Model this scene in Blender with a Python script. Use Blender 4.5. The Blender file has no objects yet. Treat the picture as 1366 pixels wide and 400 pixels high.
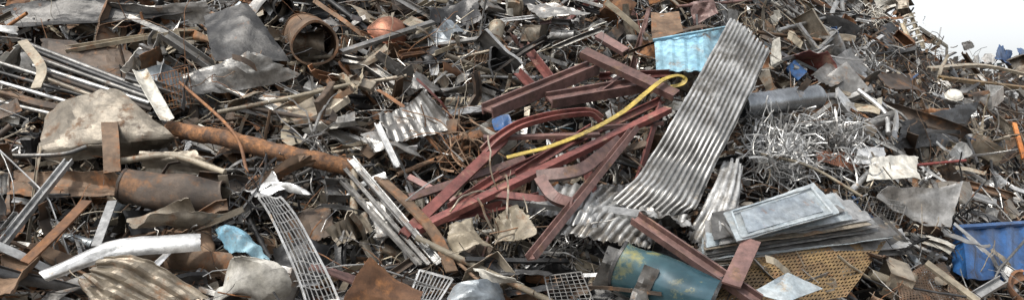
import bpy, math, random
import numpy as np
from mathutils import Vector, Matrix, noise
random.seed(11); np.random.seed(11)
R=random.random; U=random.uniform
scene=bpy.context.scene
COL=scene.collection
K=0.577; CZ=2.0
# ------------------------------------------------------------------ pile shape
capx=[-40,5.6,6.6,7.3,7.8,8.3,9.2,12,16,24]
capz=[7.2,7.0,5.7,4.85,4.25,3.92,3.80,3.92,3.8,3.0]
def foot(x):
    sp=0.8*np.logaddexp(0,(x-3)/0.8)
    return 6.5+0.1*np.minimum(x,0)*(x>-12)-1.2*(x<=-12)+0.9*sp
def h0(x,y):
    x=np.asarray(x,float); y=np.asarray(y,float)
    s=0.7*(y-foot(x)); c=np.interp(x,capx,capz)
    b=c-0.5*(y-(foot(x)+c/0.7+5))
    return np.maximum(0,np.minimum(np.minimum(s,c),b))
TT=np.arange(4,45,0.04)
def hit(px,py,lift=0.0):
    u=(px-683)/683*K; v=(200-py)/683*K
    d=CZ+v*TT-(h0(u*TT,TT)+lift)
    i=np.where(d<=0)[0]
    if len(i)==0: return None
    k=i[0]
    if k==0: t=TT[0]
    else: t=TT[k-1]+(TT[k]-TT[k-1])*d[k-1]/(d[k-1]-d[k]+1e-9)
    return np.array([u*t,t,CZ+v*t])
def P(px,py,lift=0.2):
    r=hit(px,py,lift*1.2)
    if r is None:
        u=(px-683)/683*K; v=(200-py)/683*K; t=17.5
        r=np.array([u*t,t,CZ+v*t])
    return r
def nrm(x,y):
    e=0.25
    gx=(h0(x+e,y)-h0(x-e,y))/(2*e); gy=(h0(x,y+e)-h0(x,y-e))/(2*e)
    n=np.array([-gx,-gy,1.0]); return n/np.linalg.norm(n)
def mpx(w,p): return w*p[1]*2*K/1366
# ------------------------------------------------------------------ materials
MATS={}
def mat(name,c1,c2,rust=0.3,metal=0.4,rough=0.5,rc=(0.15,0.07,0.032),grime=0.5,scale=1.0,bump=0.4,var=0.35,groove=False):
    m=bpy.data.materials.new(name); m.use_nodes=True; nt=m.node_tree; N=nt.nodes; L=nt.links
    b=N['Principled BSDF']
    tc=N.new('ShaderNodeTexCoord'); oi=N.new('ShaderNodeObjectInfo')
    mu=N.new('ShaderNodeMath'); mu.operation='MULTIPLY'; mu.inputs[1].default_value=43.0
    L.new(oi.outputs['Random'],mu.inputs[0])
    ad=N.new('ShaderNodeVectorMath'); ad.operation='ADD'
    L.new(tc.outputs['Object'],ad.inputs[0]); L.new(mu.outputs[0],ad.inputs[1])
    def ns(sc,det,ro,vec=None):
        n=N.new('ShaderNodeTexNoise'); n.inputs['Scale'].default_value=sc; n.inputs['Detail'].default_value=det
        n.inputs['Roughness'].default_value=ro; L.new(vec or ad.outputs[0],n.inputs['Vector']); return n.outputs['Fac']
    def rng(s,a,b_,c=0,d=1):
        r=N.new('ShaderNodeMapRange'); r.inputs[1].default_value=a; r.inputs[2].default_value=b_
        r.inputs[3].default_value=c; r.inputs[4].default_value=d; L.new(s,r.inputs[0]); return r.outputs[0]
    def mix(f,A,B,mode='MIX'):
        x=N.new('ShaderNodeMix'); x.data_type='RGBA'; x.blend_type=mode
        if isinstance(f,float): x.inputs[0].default_value=f
        else: L.new(f,x.inputs[0])
        for i,v in ((6,A),(7,B)):
            if isinstance(v,tuple): x.inputs[i].default_value=(*v,1)
            else: L.new(v,x.inputs[i])
        return x.outputs[2]
    n1=rng(ns(2.6*scale,6,.65),.38,.62)
    col=mix(n1,c1,c2)
    t=0.72-0.45*rust
    rm=rng(ns(5*scale,9,.72),t-.04,t+.07)
    rcol=mix(rng(ns(22*scale,5,.6),.35,.65),rc,(rc[0]*1.9,rc[1]*1.75,rc[2]*1.5))
    col=mix(rm,col,rcol)
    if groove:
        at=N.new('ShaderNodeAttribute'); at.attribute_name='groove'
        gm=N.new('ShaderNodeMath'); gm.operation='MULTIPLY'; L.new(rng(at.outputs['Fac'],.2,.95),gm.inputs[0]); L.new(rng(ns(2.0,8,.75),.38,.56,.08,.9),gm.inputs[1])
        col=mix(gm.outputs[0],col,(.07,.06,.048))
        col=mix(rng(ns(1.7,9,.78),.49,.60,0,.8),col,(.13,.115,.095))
    g=rng(ns(13*scale,8,.7),.3,.66,1-grime,1.12)
    g2=rng(ns(1.9,5,.6),.34,.6,.62,1.06)
    gg=N.new('ShaderNodeMath'); gg.operation='MULTIPLY'; L.new(g,gg.inputs[0]); L.new(g2,gg.inputs[1])
    gc=N.new('ShaderNodeCombineColor'); 
    for i in range(3): L.new(gg.outputs[0],gc.inputs[i])
    col=mix(1.0,col,gc.outputs[0],'MULTIPLY')
    hs=N.new('ShaderNodeHueSaturation'); L.new(col,hs.inputs['Color'])
    L.new(rng(oi.outputs['Random'],0,1,1-var,1+var),hs.inputs['Value'])
    L.new(hs.outputs[0],b.inputs['Base Color'])
    L.new(rng(rm,0,1,metal,0.0),b.inputs['Metallic'])
    L.new(rng(rm,0,1,rough,0.85),b.inputs['Roughness'])
    bp=N.new('ShaderNodeBump'); bp.inputs['Strength'].default_value=bump; bp.inputs['Distance'].default_value=0.012
    L.new(ns(24*scale,7,.7),bp.inputs['Height']); L.new(bp.outputs[0],b.inputs['Normal'])
    MATS[name]=m; return m
mat('rust_orange',(.20,.095,.043),(.12,.06,.033),.4,.1,.75,rc=(.18,.085,.036))
mat('pipe_rust',(.13,.068,.038),(.075,.045,.03),.55,.1,.7,rc=(.16,.08,.038),grime=.65,scale=1.6,bump=.8,var=.02)
mat('rust_brown',(.115,.074,.047),(.19,.125,.08),.35,.15,.7)
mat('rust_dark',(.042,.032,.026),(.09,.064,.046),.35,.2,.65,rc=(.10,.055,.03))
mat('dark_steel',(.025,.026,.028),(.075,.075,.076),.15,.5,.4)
mat('grey_steel',(.19,.187,.18),(.34,.335,.325),.25,.6,.36,rc=(.13,.085,.055),grime=.55)
mat('galvanised',(.40,.405,.405),(.57,.575,.57),.2,.6,.33,rc=(.17,.125,.085),grime=.55)
mat('shiny_zinc',(.30,.32,.34),(.42,.44,.46),.12,.85,.27,rc=(.15,.12,.10),grime=.35,var=.02)
mat('aluminium',(.60,.605,.60),(.76,.765,.76),.08,.65,.28,grime=.45)
mat('white_paint',(.56,.55,.51),(.40,.385,.34),.25,.0,.45,rc=(.19,.14,.09),grime=.6)
mat('pale_panel',(.34,.40,.44),(.46,.50,.52),.22,.2,.35,rc=(.20,.18,.155),grime=.5,var=.08)
mat('beige_paint',(.36,.315,.235),(.26,.225,.17),.28,.0,.5)
mat('brown_grey',(.18,.155,.12),(.29,.255,.205),.32,.35,.42,rc=(.12,.07,.04))
mat('maroon_paint',(.195,.065,.055),(.135,.050,.045),.3,.05,.45,rc=(.15,.095,.075),grime=.6,bump=.25,var=.28)
mat('maroon_grey',(.19,.105,.092),(.13,.08,.075),.32,.1,.5,rc=(.11,.068,.05),grime=.6,bump=.3,var=.25)
mat('yellow_paint',(.46,.34,.06),(.33,.25,.06),.35,.0,.6,rc=(.18,.14,.065),grime=.6,scale=2,bump=.1,var=.03)
mat('blue_paint',(.018,.085,.24),(.015,.06,.17),.22,.0,.4,rc=(.06,.05,.045),var=.12)
mat('light_blue',(.18,.36,.48),(.27,.45,.54),.28,.1,.5,rc=(.19,.15,.12),grime=.6,var=.03)
mat('blue_grey',(.24,.28,.32),(.35,.385,.41),.18,.4,.36,var=.2)
mat('copper',(.38,.17,.10),(.27,.12,.08),.15,.6,.45,rc=(.14,.08,.05),var=.1)
mat('red_paint',(.32,.04,.03),(.22,.03,.02),.2,.0,.5)
mat('black_rubber',(.015,.015,.016),(.035,.034,.033),.1,.0,.5)
mat('ochre',(.27,.18,.08),(.19,.125,.06),.4,.1,.6,rc=(.13,.08,.045),grime=.6,var=.08)
mat('olive_glaze',(.03,.075,.10),(.05,.10,.11),.42,.15,.16,rc=(.17,.155,.035),scale=.3,grime=.35,bump=.08,var=.02)
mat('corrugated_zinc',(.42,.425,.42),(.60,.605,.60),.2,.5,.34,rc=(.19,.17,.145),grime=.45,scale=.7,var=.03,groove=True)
mat('gap_shade',(.013,.010,.008),(.03,.023,.018),.3,.0,.9,bump=1.0,scale=2,var=0)  # heap core colour: shade of the deep gaps between pieces, painted near-black brown
mat('ground_mud',(.12,.10,.08),(.18,.15,.12),.2,.0,.9,bump=.6,var=0)
mat('leaf_green',(.02,.045,.05),(.03,.06,.06),.0,.0,.7,var=.1)
mat('bark',(.10,.07,.05),(.07,.05,.04),.0,.0,.85)
mat('orange_paint',(.5,.18,.04),(.42,.14,.03),.2,.0,.5,var=.1)
DESC={'rust_orange':'rusty orange','rust_brown':'rusty brown','rust_dark':'dark rusted','dark_steel':'blackened','grey_steel':'dull grey',
'galvanised':'galvanised silver','aluminium':'bright aluminium','white_paint':'dirty white','beige_paint':'beige painted','brown_grey':'brownish grey',
'maroon_paint':'maroon painted','maroon_grey':'faded maroon','yellow_paint':'yellow painted','blue_paint':'blue painted','light_blue':'light blue',
'blue_grey':'blue-grey','red_paint':'red painted','copper':'copper coloured','black_rubber':'black','ochre':'ochre yellow','orange_paint':'orange painted'}
# ------------------------------------------------------------------ mesh helpers
def mk(verts,faces,name='m'):
    me=bpy.data.meshes.new(name); me.from_pydata([tuple(map(float,v)) for v in verts],[],[tuple(int(i) for i in f) for f in faces]); me.update(); return me
def smooth(me,ang=40):
    for p in me.polygons: p.use_smooth=True
    try: me.set_sharp_from_angle(angle=math.radians(ang))
    except Exception: pass
def obj(kind,verts,faces,m,label=None,cat=None,parent=None,sm=None,group=None,struct=None):
    v=np.array(verts,float); c=v.mean(0)
    if parent is None and cat: c[2]=v[:,2].min()*0.5+c[2]*0.5
    me=mk(v-c,faces,kind)
    if sm: smooth(me,sm)
    me.materials.append(MATS[m]); o=bpy.data.objects.new(kind,me); COL.objects.link(o)
    if parent is not None:
        o.parent=parent; o.location=Vector(c)-parent.location
    else: o.location=Vector(c)
    if label:
        if len(label.split())<5: label+=' in the scrap heap'
        o['label']=label
    if cat: o['category']=cat
    if group: o['group']=group
    if struct: o['kind']=struct
    return o
def cat_rom(pts,n=8):
    pts=[np.array(p,float) for p in pts]
    if len(pts)==2: return [pts[0]+(pts[1]-pts[0])*i/n for i in range(n+1)]
    q=[2*pts[0]-pts[1]]+pts+[2*pts[-1]-pts[-2]]; out=[]
    for i in range(1,len(q)-2):
        for k in range(n):
            t=k/n; a,b,c,d=q[i-1],q[i],q[i+1],q[i+2]
            out.append(.5*((2*b)+(-a+c)*t+(2*a-5*b+4*c-d)*t*t+(-a+3*b-3*c+d)*t**3))
    out.append(pts[-1]); return out
def prof(t,w,th=None):
    th=th or w*.12; h=w/2
    if t=='round': return [(h*math.cos(a),h*math.sin(a)) for a in np.linspace(0,2*math.pi,12,endpoint=False)]
    if t=='round2': return [(h*math.cos(a),h*math.sin(a)) for a in np.linspace(0,2*math.pi,28,endpoint=False)]
    if t=='wire': return [(h*math.cos(a),h*math.sin(a)) for a in np.linspace(0,2*math.pi,5,endpoint=False)]
    if t=='flat': return [(-h,-th/2),(h,-th/2),(h,th/2),(-h,th/2)]
    if t=='square': return [(-h,-h),(h,-h),(h,h),(-h,h)]
    if t=='box': return [(-h,-h*.6),(h,-h*.6),(h,h*.6),(-h,h*.6)]
    if t=='L': return [(-h,-h),(h,-h),(h,-h+th),(-h+th,-h+th),(-h+th,h),(-h,h)]
    if t=='C': d=w*.28; return [(-h,-d),(h,-d),(h,d),(h-th,d),(h-th,-d+th),(-h+th,-d+th),(-h+th,d),(-h,d)]
    if t=='Cu': d=w*.28; return [(h,d),(-h,d),(-h,-d),(-h+th,-d),(-h+th,d-th),(h-th,d-th),(h-th,-d),(h,-d)]
    if t=='I': d=w*.32; e=th/2; return [(-h,-d),(-h+th,-d),(-h+th,-e),(h-th,-e),(h-th,-d),(h,-d),(h,d),(h-th,d),(h-th,e),(-h+th,e),(-h+th,d),(-h,d)]
def sweep(path,pr,up=None,twist=0.0,hollow=0.0,roll=0.0,scale=None):
    path=[np.array(p,float) for p in path]; n=len(path); V=[];F=[]; k=len(pr)
    T=[]
    for i in range(n):
        d=path[min(i+1,n-1)]-path[max(i-1,0)]; T.append(d/(np.linalg.norm(d)+1e-9))
    ref=np.array(up if up is not None else (0.1,-.3,1.0),float)
    rings=[]
    for i in range(n):
        t=T[i]; nn=ref-t*np.dot(ref,t); l=np.linalg.norm(nn)
        if l<1e-3: nn=np.array([1.,0,0])-t*t[0]; l=np.linalg.norm(nn)
        nn/=l; b=np.cross(t,nn)
        if up is None: ref=nn
        a=roll+twist*i/(n-1); ca,sa=math.cos(a),math.sin(a)
        B=b*ca+nn*sa; Nn=nn*ca-b*sa; s=scale[i] if scale is not None else 1
        rings.append((path[i],B,Nn,s))
    for (p,B,Nn,s) in rings:
        for (x,y) in pr: V.append(p+B*x*s+Nn*y*s)
    for i in range(n-1):
        for j in range(k):
            a=i*k+j; b=i*k+(j+1)%k; F.append((a,b,b+k,a+k))
    if hollow>0:
        o=len(V)
        for (p,B,Nn,s) in rings:
            for (x,y) in pr: V.append(p+B*x*s*hollow+Nn*y*s*hollow)
        for i in range(n-1):
            for j in range(k):
                a=o+i*k+j; b=o+i*k+(j+1)%k; F.append((a,a+k,b+k,b))
        for j in range(k):
            j2=(j+1)%k; F.append((j,o+j,o+j2,j2)); e=(n-1)*k; F.append((e+j,e+j2,o+e+j2,o+e+j))
    else:
        F.append(tuple(range(k-1,-1,-1))); F.append(tuple((n-1)*k+j for j in range(k)))
    return V,F
def gn(G):
    du=np.gradient(G,axis=0); dv=np.gradient(G,axis=1); n=np.cross(du,dv); return n/(np.linalg.norm(n,axis=2,keepdims=True)+1e-9)
def thick(G,th):
    nu,nv,_=G.shape; n=gn(G)
    A=(G+n*th/2).reshape(-1,3); B=(G-n*th/2).reshape(-1,3); V=np.vstack([A,B]); o=nu*nv; F=[]
    for i in range(nu-1):
        for j in range(nv-1):
            a=i*nv+j; F.append((a,a+1,a+nv+1,a+nv)); F.append((o+a,o+a+nv,o+a+nv+1,o+a+1))
    ring=[j for j in range(nv)]+[i*nv+nv-1 for i in range(1,nu)]+[(nu-1)*nv+j for j in range(nv-2,-1,-1)]+[i*nv for i in range(nu-2,0,-1)]
    for a,b in zip(ring,ring[1:]+ring[:1]): F.append((a,o+a,o+b,b))
    return V,F
def crum(G,amp,ncr=5,seed=0,ns=2.5,soft=1.0):
    nu,nv,_=G.shape; rs=np.random.RandomState(seed); n=gn(G)
    u,v=np.meshgrid(np.linspace(0,1,nu),np.linspace(0,1,nv),indexing='ij'); d=np.zeros((nu,nv))
    for k in range(ncr+1):
        a=rs.uniform(0,math.pi); c=rs.uniform(.1,.9); s=np.cos(a)*(u-.5)+np.sin(a)*(v-.5)-(c-.5)
        if k%2: d+=rs.choice([-1,1])*np.maximum(0,s)*rs.uniform(1.2,3.2)
        else: d+=rs.choice([-1,1])*np.abs(s)*rs.uniform(.7,2.0)
    d-=d.mean()
    for i in range(nu):
        for j in range(nv):
            q=G[i,j]*ns
            a=noise.noise(Vector((q[0]+seed,q[1],q[2]))); b=noise.noise(Vector((q[0]*2.3,q[1]*2.3+seed,q[2]*2.3)))
            d[i,j]+=soft*(.6*a+.55*(.4-abs(b)*2))
    return G+n*(d*amp)[...,None]
def ragged(G,a,seed=0):
    nu,nv,_=G.shape; rs=np.random.RandomState(seed); G=G.copy(); c=G.reshape(-1,3).mean(0)
    if a<=0: return G
    off=rs.uniform(0,99)
    def am(k,side):
        v=a*2.4*(noise.noise(Vector((k*.45+off,side*7.3,seed*.1)))+.1)
        if rs.rand()<.05: v+=a*2
        return max(0,v)
    for i in range(nu):
        for j in (0,nv-1): 
            m_=am(i,j); q=G[i,j]; G[i,j]=q+(c-q)*m_
    for j in range(nv):
        for i in (0,nu-1): 
            m_=am(j,i+.5); q=G[i,j]; G[i,j]=q+(c-q)*m_
    return G
# ------------------------------------------------------------------ hero makers
HERO=[]
def seg_zone(p,q,w): HERO.append(('s',p,q,w))
def inzone(px,py):
    for z in HERO:
        if z[0]=='s':
            (_,p,q,w)=z; d=(q[0]-p[0],q[1]-p[1]); L=d[0]**2+d[1]**2; t=max(0,min(1,((px-p[0])*d[0]+(py-p[1])*d[1])/L))
            if math.hypot(px-p[0]-t*d[0],py-p[1]-t*d[1])<w: return True
        else:
            poly=z[1]; c=False; j=len(poly)-1
            for i in range(len(poly)):
                if (poly[i][1]>py)!=(poly[j][1]>py) and px<(poly[j][0]-poly[i][0])*(py-poly[i][1])/(poly[j][1]-poly[i][1])+poly[i][0]: c=not c
                j=i
            if c: return True
    return False
NUP=np.array([0,-.57,.82])
def beam(kind,pts,pr,w,m,label,cat,th=None,roll=0,hollow=0,group=None,n=8,zone=True,jit=0,twist=0,sm=None,parent=None,scale=None):
    W=[P(*p) for p in pts]; ww=mpx(w,W[0]); 
    path=cat_rom(W,n)
    if jit:
        for i in range(1,len(path)-1): path[i]=path[i]+np.random.normal(0,jit,3)
    V,F=sweep(path,prof(pr,ww,(mpx(th,W[0]) if th else None)),up=NUP,roll=roll,hollow=hollow,twist=twist,scale=scale)
    if zone:
        for a,b in zip(pts,pts[1:]): seg_zone(a[:2],b[:2],w*.5+4)
    if pr in('round','wire','round2'): sm=45
    return obj(kind,V,F,m,label,cat,parent,sm,group)
def sheet(kind,rows,m,label,cat,nu=16,nv=14,amp=.03,ncr=4,ribs=0,ribamp=0,rag=.04,th=.006,seed=None,axis=0,zone=True,group=None,parent=None,sm=14,ns=2.5,roll=0,soft=1.0):
    seed=seed if seed is not None else random.randint(0,9999)
    Lf=[P(*r[0]) for r in rows]; Rt=[P(*r[1]) for r in rows]
    per=max(2,int(nu/(len(rows)-1))); A=np.array(cat_rom(Lf,per)); B=np.array(cat_rom(Rt,per))
    s=np.linspace(0,1,nv)[None,:,None]; G=A[:,None,:]*(1-s)+B[:,None,:]*s
    if roll:
        n=gn(G); q=np.linspace(-1,1,nv)[None,:]; G=G+n*(roll*(np.abs(q)**3)*np.ones(G.shape[:2]))[...,None]
    if amp>0: G=crum(G,amp,ncr,seed,ns,soft)
    G=ragged(G,rag,seed); gv=None
    if ribs:
        n=gn(G)
        ph=np.linspace(0,ribs*2*math.pi,nv)[None,:] if axis==0 else np.linspace(0,ribs*2*math.pi,G.shape[0])[:,None]
        sn=np.clip(np.sin(ph)*1.3,-1,1)*np.ones(G.shape[:2])
        G=G+n*(sn*ribamp)[...,None]
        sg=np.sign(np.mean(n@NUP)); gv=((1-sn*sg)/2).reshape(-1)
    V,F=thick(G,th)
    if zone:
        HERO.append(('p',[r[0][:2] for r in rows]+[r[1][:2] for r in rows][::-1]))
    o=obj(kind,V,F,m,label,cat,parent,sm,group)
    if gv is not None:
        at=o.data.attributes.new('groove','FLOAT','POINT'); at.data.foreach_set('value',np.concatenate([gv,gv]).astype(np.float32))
    return o
# ================================================================== HEROES
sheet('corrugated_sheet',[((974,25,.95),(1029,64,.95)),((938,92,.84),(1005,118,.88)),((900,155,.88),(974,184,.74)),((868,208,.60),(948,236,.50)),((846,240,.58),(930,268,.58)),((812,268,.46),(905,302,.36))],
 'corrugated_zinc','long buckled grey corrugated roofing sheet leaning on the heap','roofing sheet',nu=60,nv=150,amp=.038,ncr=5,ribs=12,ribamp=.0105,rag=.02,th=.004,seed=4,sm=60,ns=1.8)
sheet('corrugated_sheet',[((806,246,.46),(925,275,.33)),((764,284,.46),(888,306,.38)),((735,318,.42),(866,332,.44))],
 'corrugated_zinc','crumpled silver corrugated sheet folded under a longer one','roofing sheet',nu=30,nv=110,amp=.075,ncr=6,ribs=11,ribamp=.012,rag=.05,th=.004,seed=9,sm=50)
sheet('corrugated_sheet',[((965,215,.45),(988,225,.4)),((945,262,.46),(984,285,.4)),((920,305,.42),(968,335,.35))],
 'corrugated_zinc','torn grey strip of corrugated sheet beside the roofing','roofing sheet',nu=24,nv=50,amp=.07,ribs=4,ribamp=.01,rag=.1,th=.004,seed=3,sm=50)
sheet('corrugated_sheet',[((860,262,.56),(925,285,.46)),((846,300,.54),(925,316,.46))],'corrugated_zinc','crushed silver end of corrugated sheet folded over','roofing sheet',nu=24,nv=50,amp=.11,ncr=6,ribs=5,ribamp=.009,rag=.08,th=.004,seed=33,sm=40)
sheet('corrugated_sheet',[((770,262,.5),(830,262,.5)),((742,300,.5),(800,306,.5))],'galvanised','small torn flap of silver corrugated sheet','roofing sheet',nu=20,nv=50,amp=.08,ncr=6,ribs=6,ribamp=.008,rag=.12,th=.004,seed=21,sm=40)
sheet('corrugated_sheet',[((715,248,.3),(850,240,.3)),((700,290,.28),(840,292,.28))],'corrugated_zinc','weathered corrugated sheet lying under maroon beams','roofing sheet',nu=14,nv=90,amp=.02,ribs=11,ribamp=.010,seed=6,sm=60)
beam('steel_channel',[(655,262,.42),(872,290,.45)],'Cu',15,'galvanised','long grey steel channel lying across the scrap','steel channel',th=2)
rp=[(226,172,.36),(300,185,.46),(390,207,.46),(474,224,.4)]
beam('rusty_pipe',rp,'round2',22,'pipe_rust','thick rough rusty brown steel pipe lying on the heap','pipe',hollow=.86,jit=.004,n=8,scale=[1+.04*math.sin(i*1.7) for i in range(25)])
MB=[([(778,70,.65),(902,128,.6)],'Cu',16,'maroon_grey'),([(650,148,.55),(792,90,.5)],'I',24,'maroon_grey'),
([(732,134,.5),(872,110,.45)],'I',22,'maroon_grey'),([(538,314,.45),(672,186,.5)],'Cu',15,'maroon_paint'),
([(556,306,.45),(892,146,.58)],'Cu',15,'maroon_paint'),([(640,248,.42),(884,133,.48)],'C',12,'maroon_paint'),
([(546,264,.36),(700,212,.36)],'Cu',10,'maroon_grey'),
([(570,296,.36),(720,262,.42)],'L',10,'maroon_paint'),([(708,343,.55),(846,172,.66)],'C',17,'maroon_grey'),
([(645,184,.5),(800,180,.52)],'Cu',9,'maroon_grey'),([(652,258,.5),(732,267,.45)],'Cu',10,'maroon_paint'),
([(645,202,.5),(662,186,.56),(690,168,.62),(725,157,.64),(760,151,.62),(788,150,.58),(803,160,.5)],'C',13,'maroon_paint'),
([(716,236,.6),(770,228,.65),(800,208,.62),(826,188,.55)],'Cu',16,'maroon_grey'),([(720,238,.6),(738,262,.6),(762,272,.55)],'Cu',15,'maroon_grey'),
([(847,290,.62),(1012,402,.5)],'C',19,'maroon_grey'),([(780,172,.5),(884,164,.5)],'Cu',9,'maroon_grey'),
([(700,60,.35),(752,128,.35)],'L',9,'maroon_paint'),([(690,95,.4),(715,120,.4)],'L',9,'maroon_paint'),([(798,48,.35),(835,70,.35)],'Cu',12,'maroon_grey'),
([(778,205,.45),(802,300,.35)],'L',9,'maroon_paint'),([(600,276,.5),(668,232,.5)],'L',9,'maroon_paint'),([(545,236,.3),(655,292,.3)],'Cu',8,'maroon_paint'),
([(878,140,.5),(850,235,.4)],'L',9,'maroon_paint'),([(800,102,.4),(895,98,.4)],'L',8,'maroon_paint'),
([(690,232,.45),(790,170,.5)],'L',9,'maroon_paint'),([(835,96,.5),(800,120,.5)],'L',8,'maroon_grey')]
for i,(p,t,w,m) in enumerate(MB):
    curved=len(p)>4
    beam('steel_beam',p,t,w,m,('curved ' if curved else 'straight ')+DESC[m]+(' steel I-beam' if t=='I' else ' steel section')+' tangled in the scrap heap','steel beam',th=max(1.6,w*.13),group='maroon steel beams tangled together',roll=0 if curved else (U(-.6,.6) if w<20 else U(-.2,.2)),twist=U(-.1,.1),n=12 if curved else 8)
beam('steel_plate_offcut',[(1003,320,.6),(975,380,.6)],'flat',24,'maroon_grey','short maroon grey steel plate standing upright','steel plate',th=3,n=4)
beam('yellow_strap',[(676,210,.55),(700,204,.58),(735,195,.62),(785,175,.66),(830,150,.68),(862,124,.70),(884,107,.71),(902,101,.71),(913,104,.69),(910,112,.64),(893,117,.58)],'flat',8,'yellow_paint','curved dirty yellow flat strip looping over maroon beams','plastic strip',th=1.2,sm=30,n=10,roll=.1)
beam('rusty_strip',[(505,236,.45),(545,272,.5),(580,312,.48),(603,362,.4)],'flat',15,'rust_brown','long rusty brown steel strip curving down the heap','steel strip',th=3,roll=.3)
for k,(a,b,w,m) in enumerate([((468,212,.5),(585,350,.42),10,'galvanised'),((452,236,.4),(560,352,.38),8,'grey_steel'),((480,228,.52),(570,330,.5),6,'grey_steel'),((500,222,.42),(560,290,.4),7,'dark_steel'),((460,225,.45),(572,352,.42),5,'grey_steel')]):
    beam('metal_profile',[a,b],'C',w,m,DESC[m]+' long metal profile lying down the slope','metal profile',th=1.4,group='parallel long metal profiles',roll=U(-.4,.4))
def rack(name,c,ncx,ncy,rw,m,label,cat,bend=0.0):
    A,B,C,D=[P(*q) for q in c]; w=np.cross(B-A,D-A); w/=np.linalg.norm(w)
    if w@NUP<0: w=-w
    side=(B-A)
    def S2(s,t): return (A*(1-s)+B*s)*(1-t)+(D*(1-s)+C*s)*t + w*bend*4*t*(1-t) + side*.2*(bend>0)*math.sin(t*3.1)*.6 + w*.02*math.sin(s*6+t*9)*(bend>0)
    fv=[];ff=[]
    def add(f,r):
        nonlocal fv,ff
        V,F=sweep([f(q/8) for q in range(9)],prof('wire',r),up=NUP+.01); o=len(fv); fv+=V; ff+=[tuple(i+o for i in q) for q in F]
    add(lambda t:S2(0,t),rw*2);add(lambda t:S2(1,t),rw*2);add(lambda t:S2(t,0),rw*2);add(lambda t:S2(t,1),rw*2)
    fr=obj(name,fv,ff,m,label,cat); fv=[];ff=[]
    for i in range(1,ncx): add(lambda t,s=i/ncx:S2(s+.02*math.sin(i*7+t*5)*(bend>0),t),rw)
    for i in range(1,ncy): add(lambda t,s=i/ncy:S2(t,s),rw)
    obj('wire_grid',fv,ff,m,parent=fr); HERO.append(('p',[q[:2] for q in c]))
rack('wire_rack',[(345,264,.55),(374,262,.55),(452,402,.45),(408,402,.45)],7,10,.010,'galvanised','long grey bent wire rack lying down the slope','wire rack',bend=.07)
rack('wire_rack',[(726,368,.42),(775,362,.42),(792,402,.35),(735,405,.35)],7,8,.006,'grey_steel','silver wire basket side half buried in scrap','wire rack')
rack('wire_rack',[(1160,262,.4),(1210,270,.4),(1200,300,.35),(1150,288,.35)],10,8,.005,'grey_steel','silver wire shelf in loose scrap','wire rack')
rack('wire_rack',[(560,360,.4),(604,372,.4),(585,402,.35),(545,398,.35)],9,2,.012,'galvanised','small silver grille with thick bars','wire rack')
bx=sheet('metal_container',[((873,54,.45),(938,42,.6)),((876,96,.38),(940,94,.52))],'light_blue','faded light blue metal container side sticking out of scrap','container',nu=16,nv=60,amp=.012,ncr=2,ribs=4,ribamp=.009,rag=0,th=.01,seed=2)
sheet('container_side',[((938,42,.6),(972,36,.45)),((940,94,.52),(970,90,.35))],'light_blue',None,None,nu=8,nv=20,amp=.008,ribs=2,ribamp=.008,rag=0,seed=2,parent=bx)
beam('container_rim',[(871,54,.47),(938,42,.63),(972,36,.46)],'square',3,'light_blue',None,None,zone=False,parent=bx,n=5)
def drum(kind,a,b,w,m,label,cat,ring=True,hollow=.93,dent=.04,mr=None,nr=14,zone=True,ra=.02,rk=4):
    A=P(*a);B=P(*b); r=mpx(w,A); path=[A+(B-A)*i/nr for i in range(nr+1)]
    V,F=sweep(path,[(r/2*math.cos(t),r/2*math.sin(t)) for t in np.linspace(0,2*math.pi,40,endpoint=False)],up=NUP,hollow=hollow,scale=[1+(ra if i%rk==0 else 0) for i in range(nr+1)])
    def de(vs): return [np.array(v)+np.array([noise.noise(Vector(v*3)),noise.noise(Vector(v*3+5)),noise.noise(Vector(v*3+9))])*dent*r*2 for v in vs]
    o=obj(kind,de(V),F,m,label,cat,sm=40); ax=(B-A)/np.linalg.norm(B-A)
    if ring:
        for q in (A,B):
            V,F=sweep([q-ax*r*.03,q+ax*r*.03],[(r*.53*math.cos(t),r*.53*math.sin(t)) for t in np.linspace(0,2*math.pi,40,endpoint=False)],up=NUP,hollow=.9)
            obj('rim',de(V),F,mr or m,parent=o,sm=40)
    if zone: seg_zone(a[:2],b[:2],w*.5+3)
    return o
drum('steel_drum',(422,62,.55),(408,46,.1),58,'rust_brown','open rusty brown steel drum lying on its side','drum',dent=.07)
drum('spiral_duct',(988,142,.5),(1088,129,.5),33,'shiny_zinc','silver ribbed round ventilation duct','duct',nr=40,hollow=.96,dent=.02,ra=.04,rk=5)
drum('pipe_stub',(1086,131,.5),(1118,128,.4),10,'galvanised','thin grey pipe leaving a duct','pipe',ring=False,hollow=.8)
drum('storage_tank',(826,354,.36),(955,404,.33),68,'olive_glaze','smooth teal blue and dull yellow tank half buried','tank',dent=.05,hollow=.9,mr='dark_steel')
drum('metal_can',(380,10,.4),(368,2,.2),26,'dark_steel','small dark crushed can among scrap','can')
drum('paint_bucket',(660,36,.35),(658,60,.25),22,'beige_paint','dented beige bucket among small scrap','bucket',dent=.1)
drum('crushed_tank',(168,252,.42),(300,262,.42),46,'rust_dark','dark rusty crushed tank lying on the heap','tank',dent=.14,hollow=.92)
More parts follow.
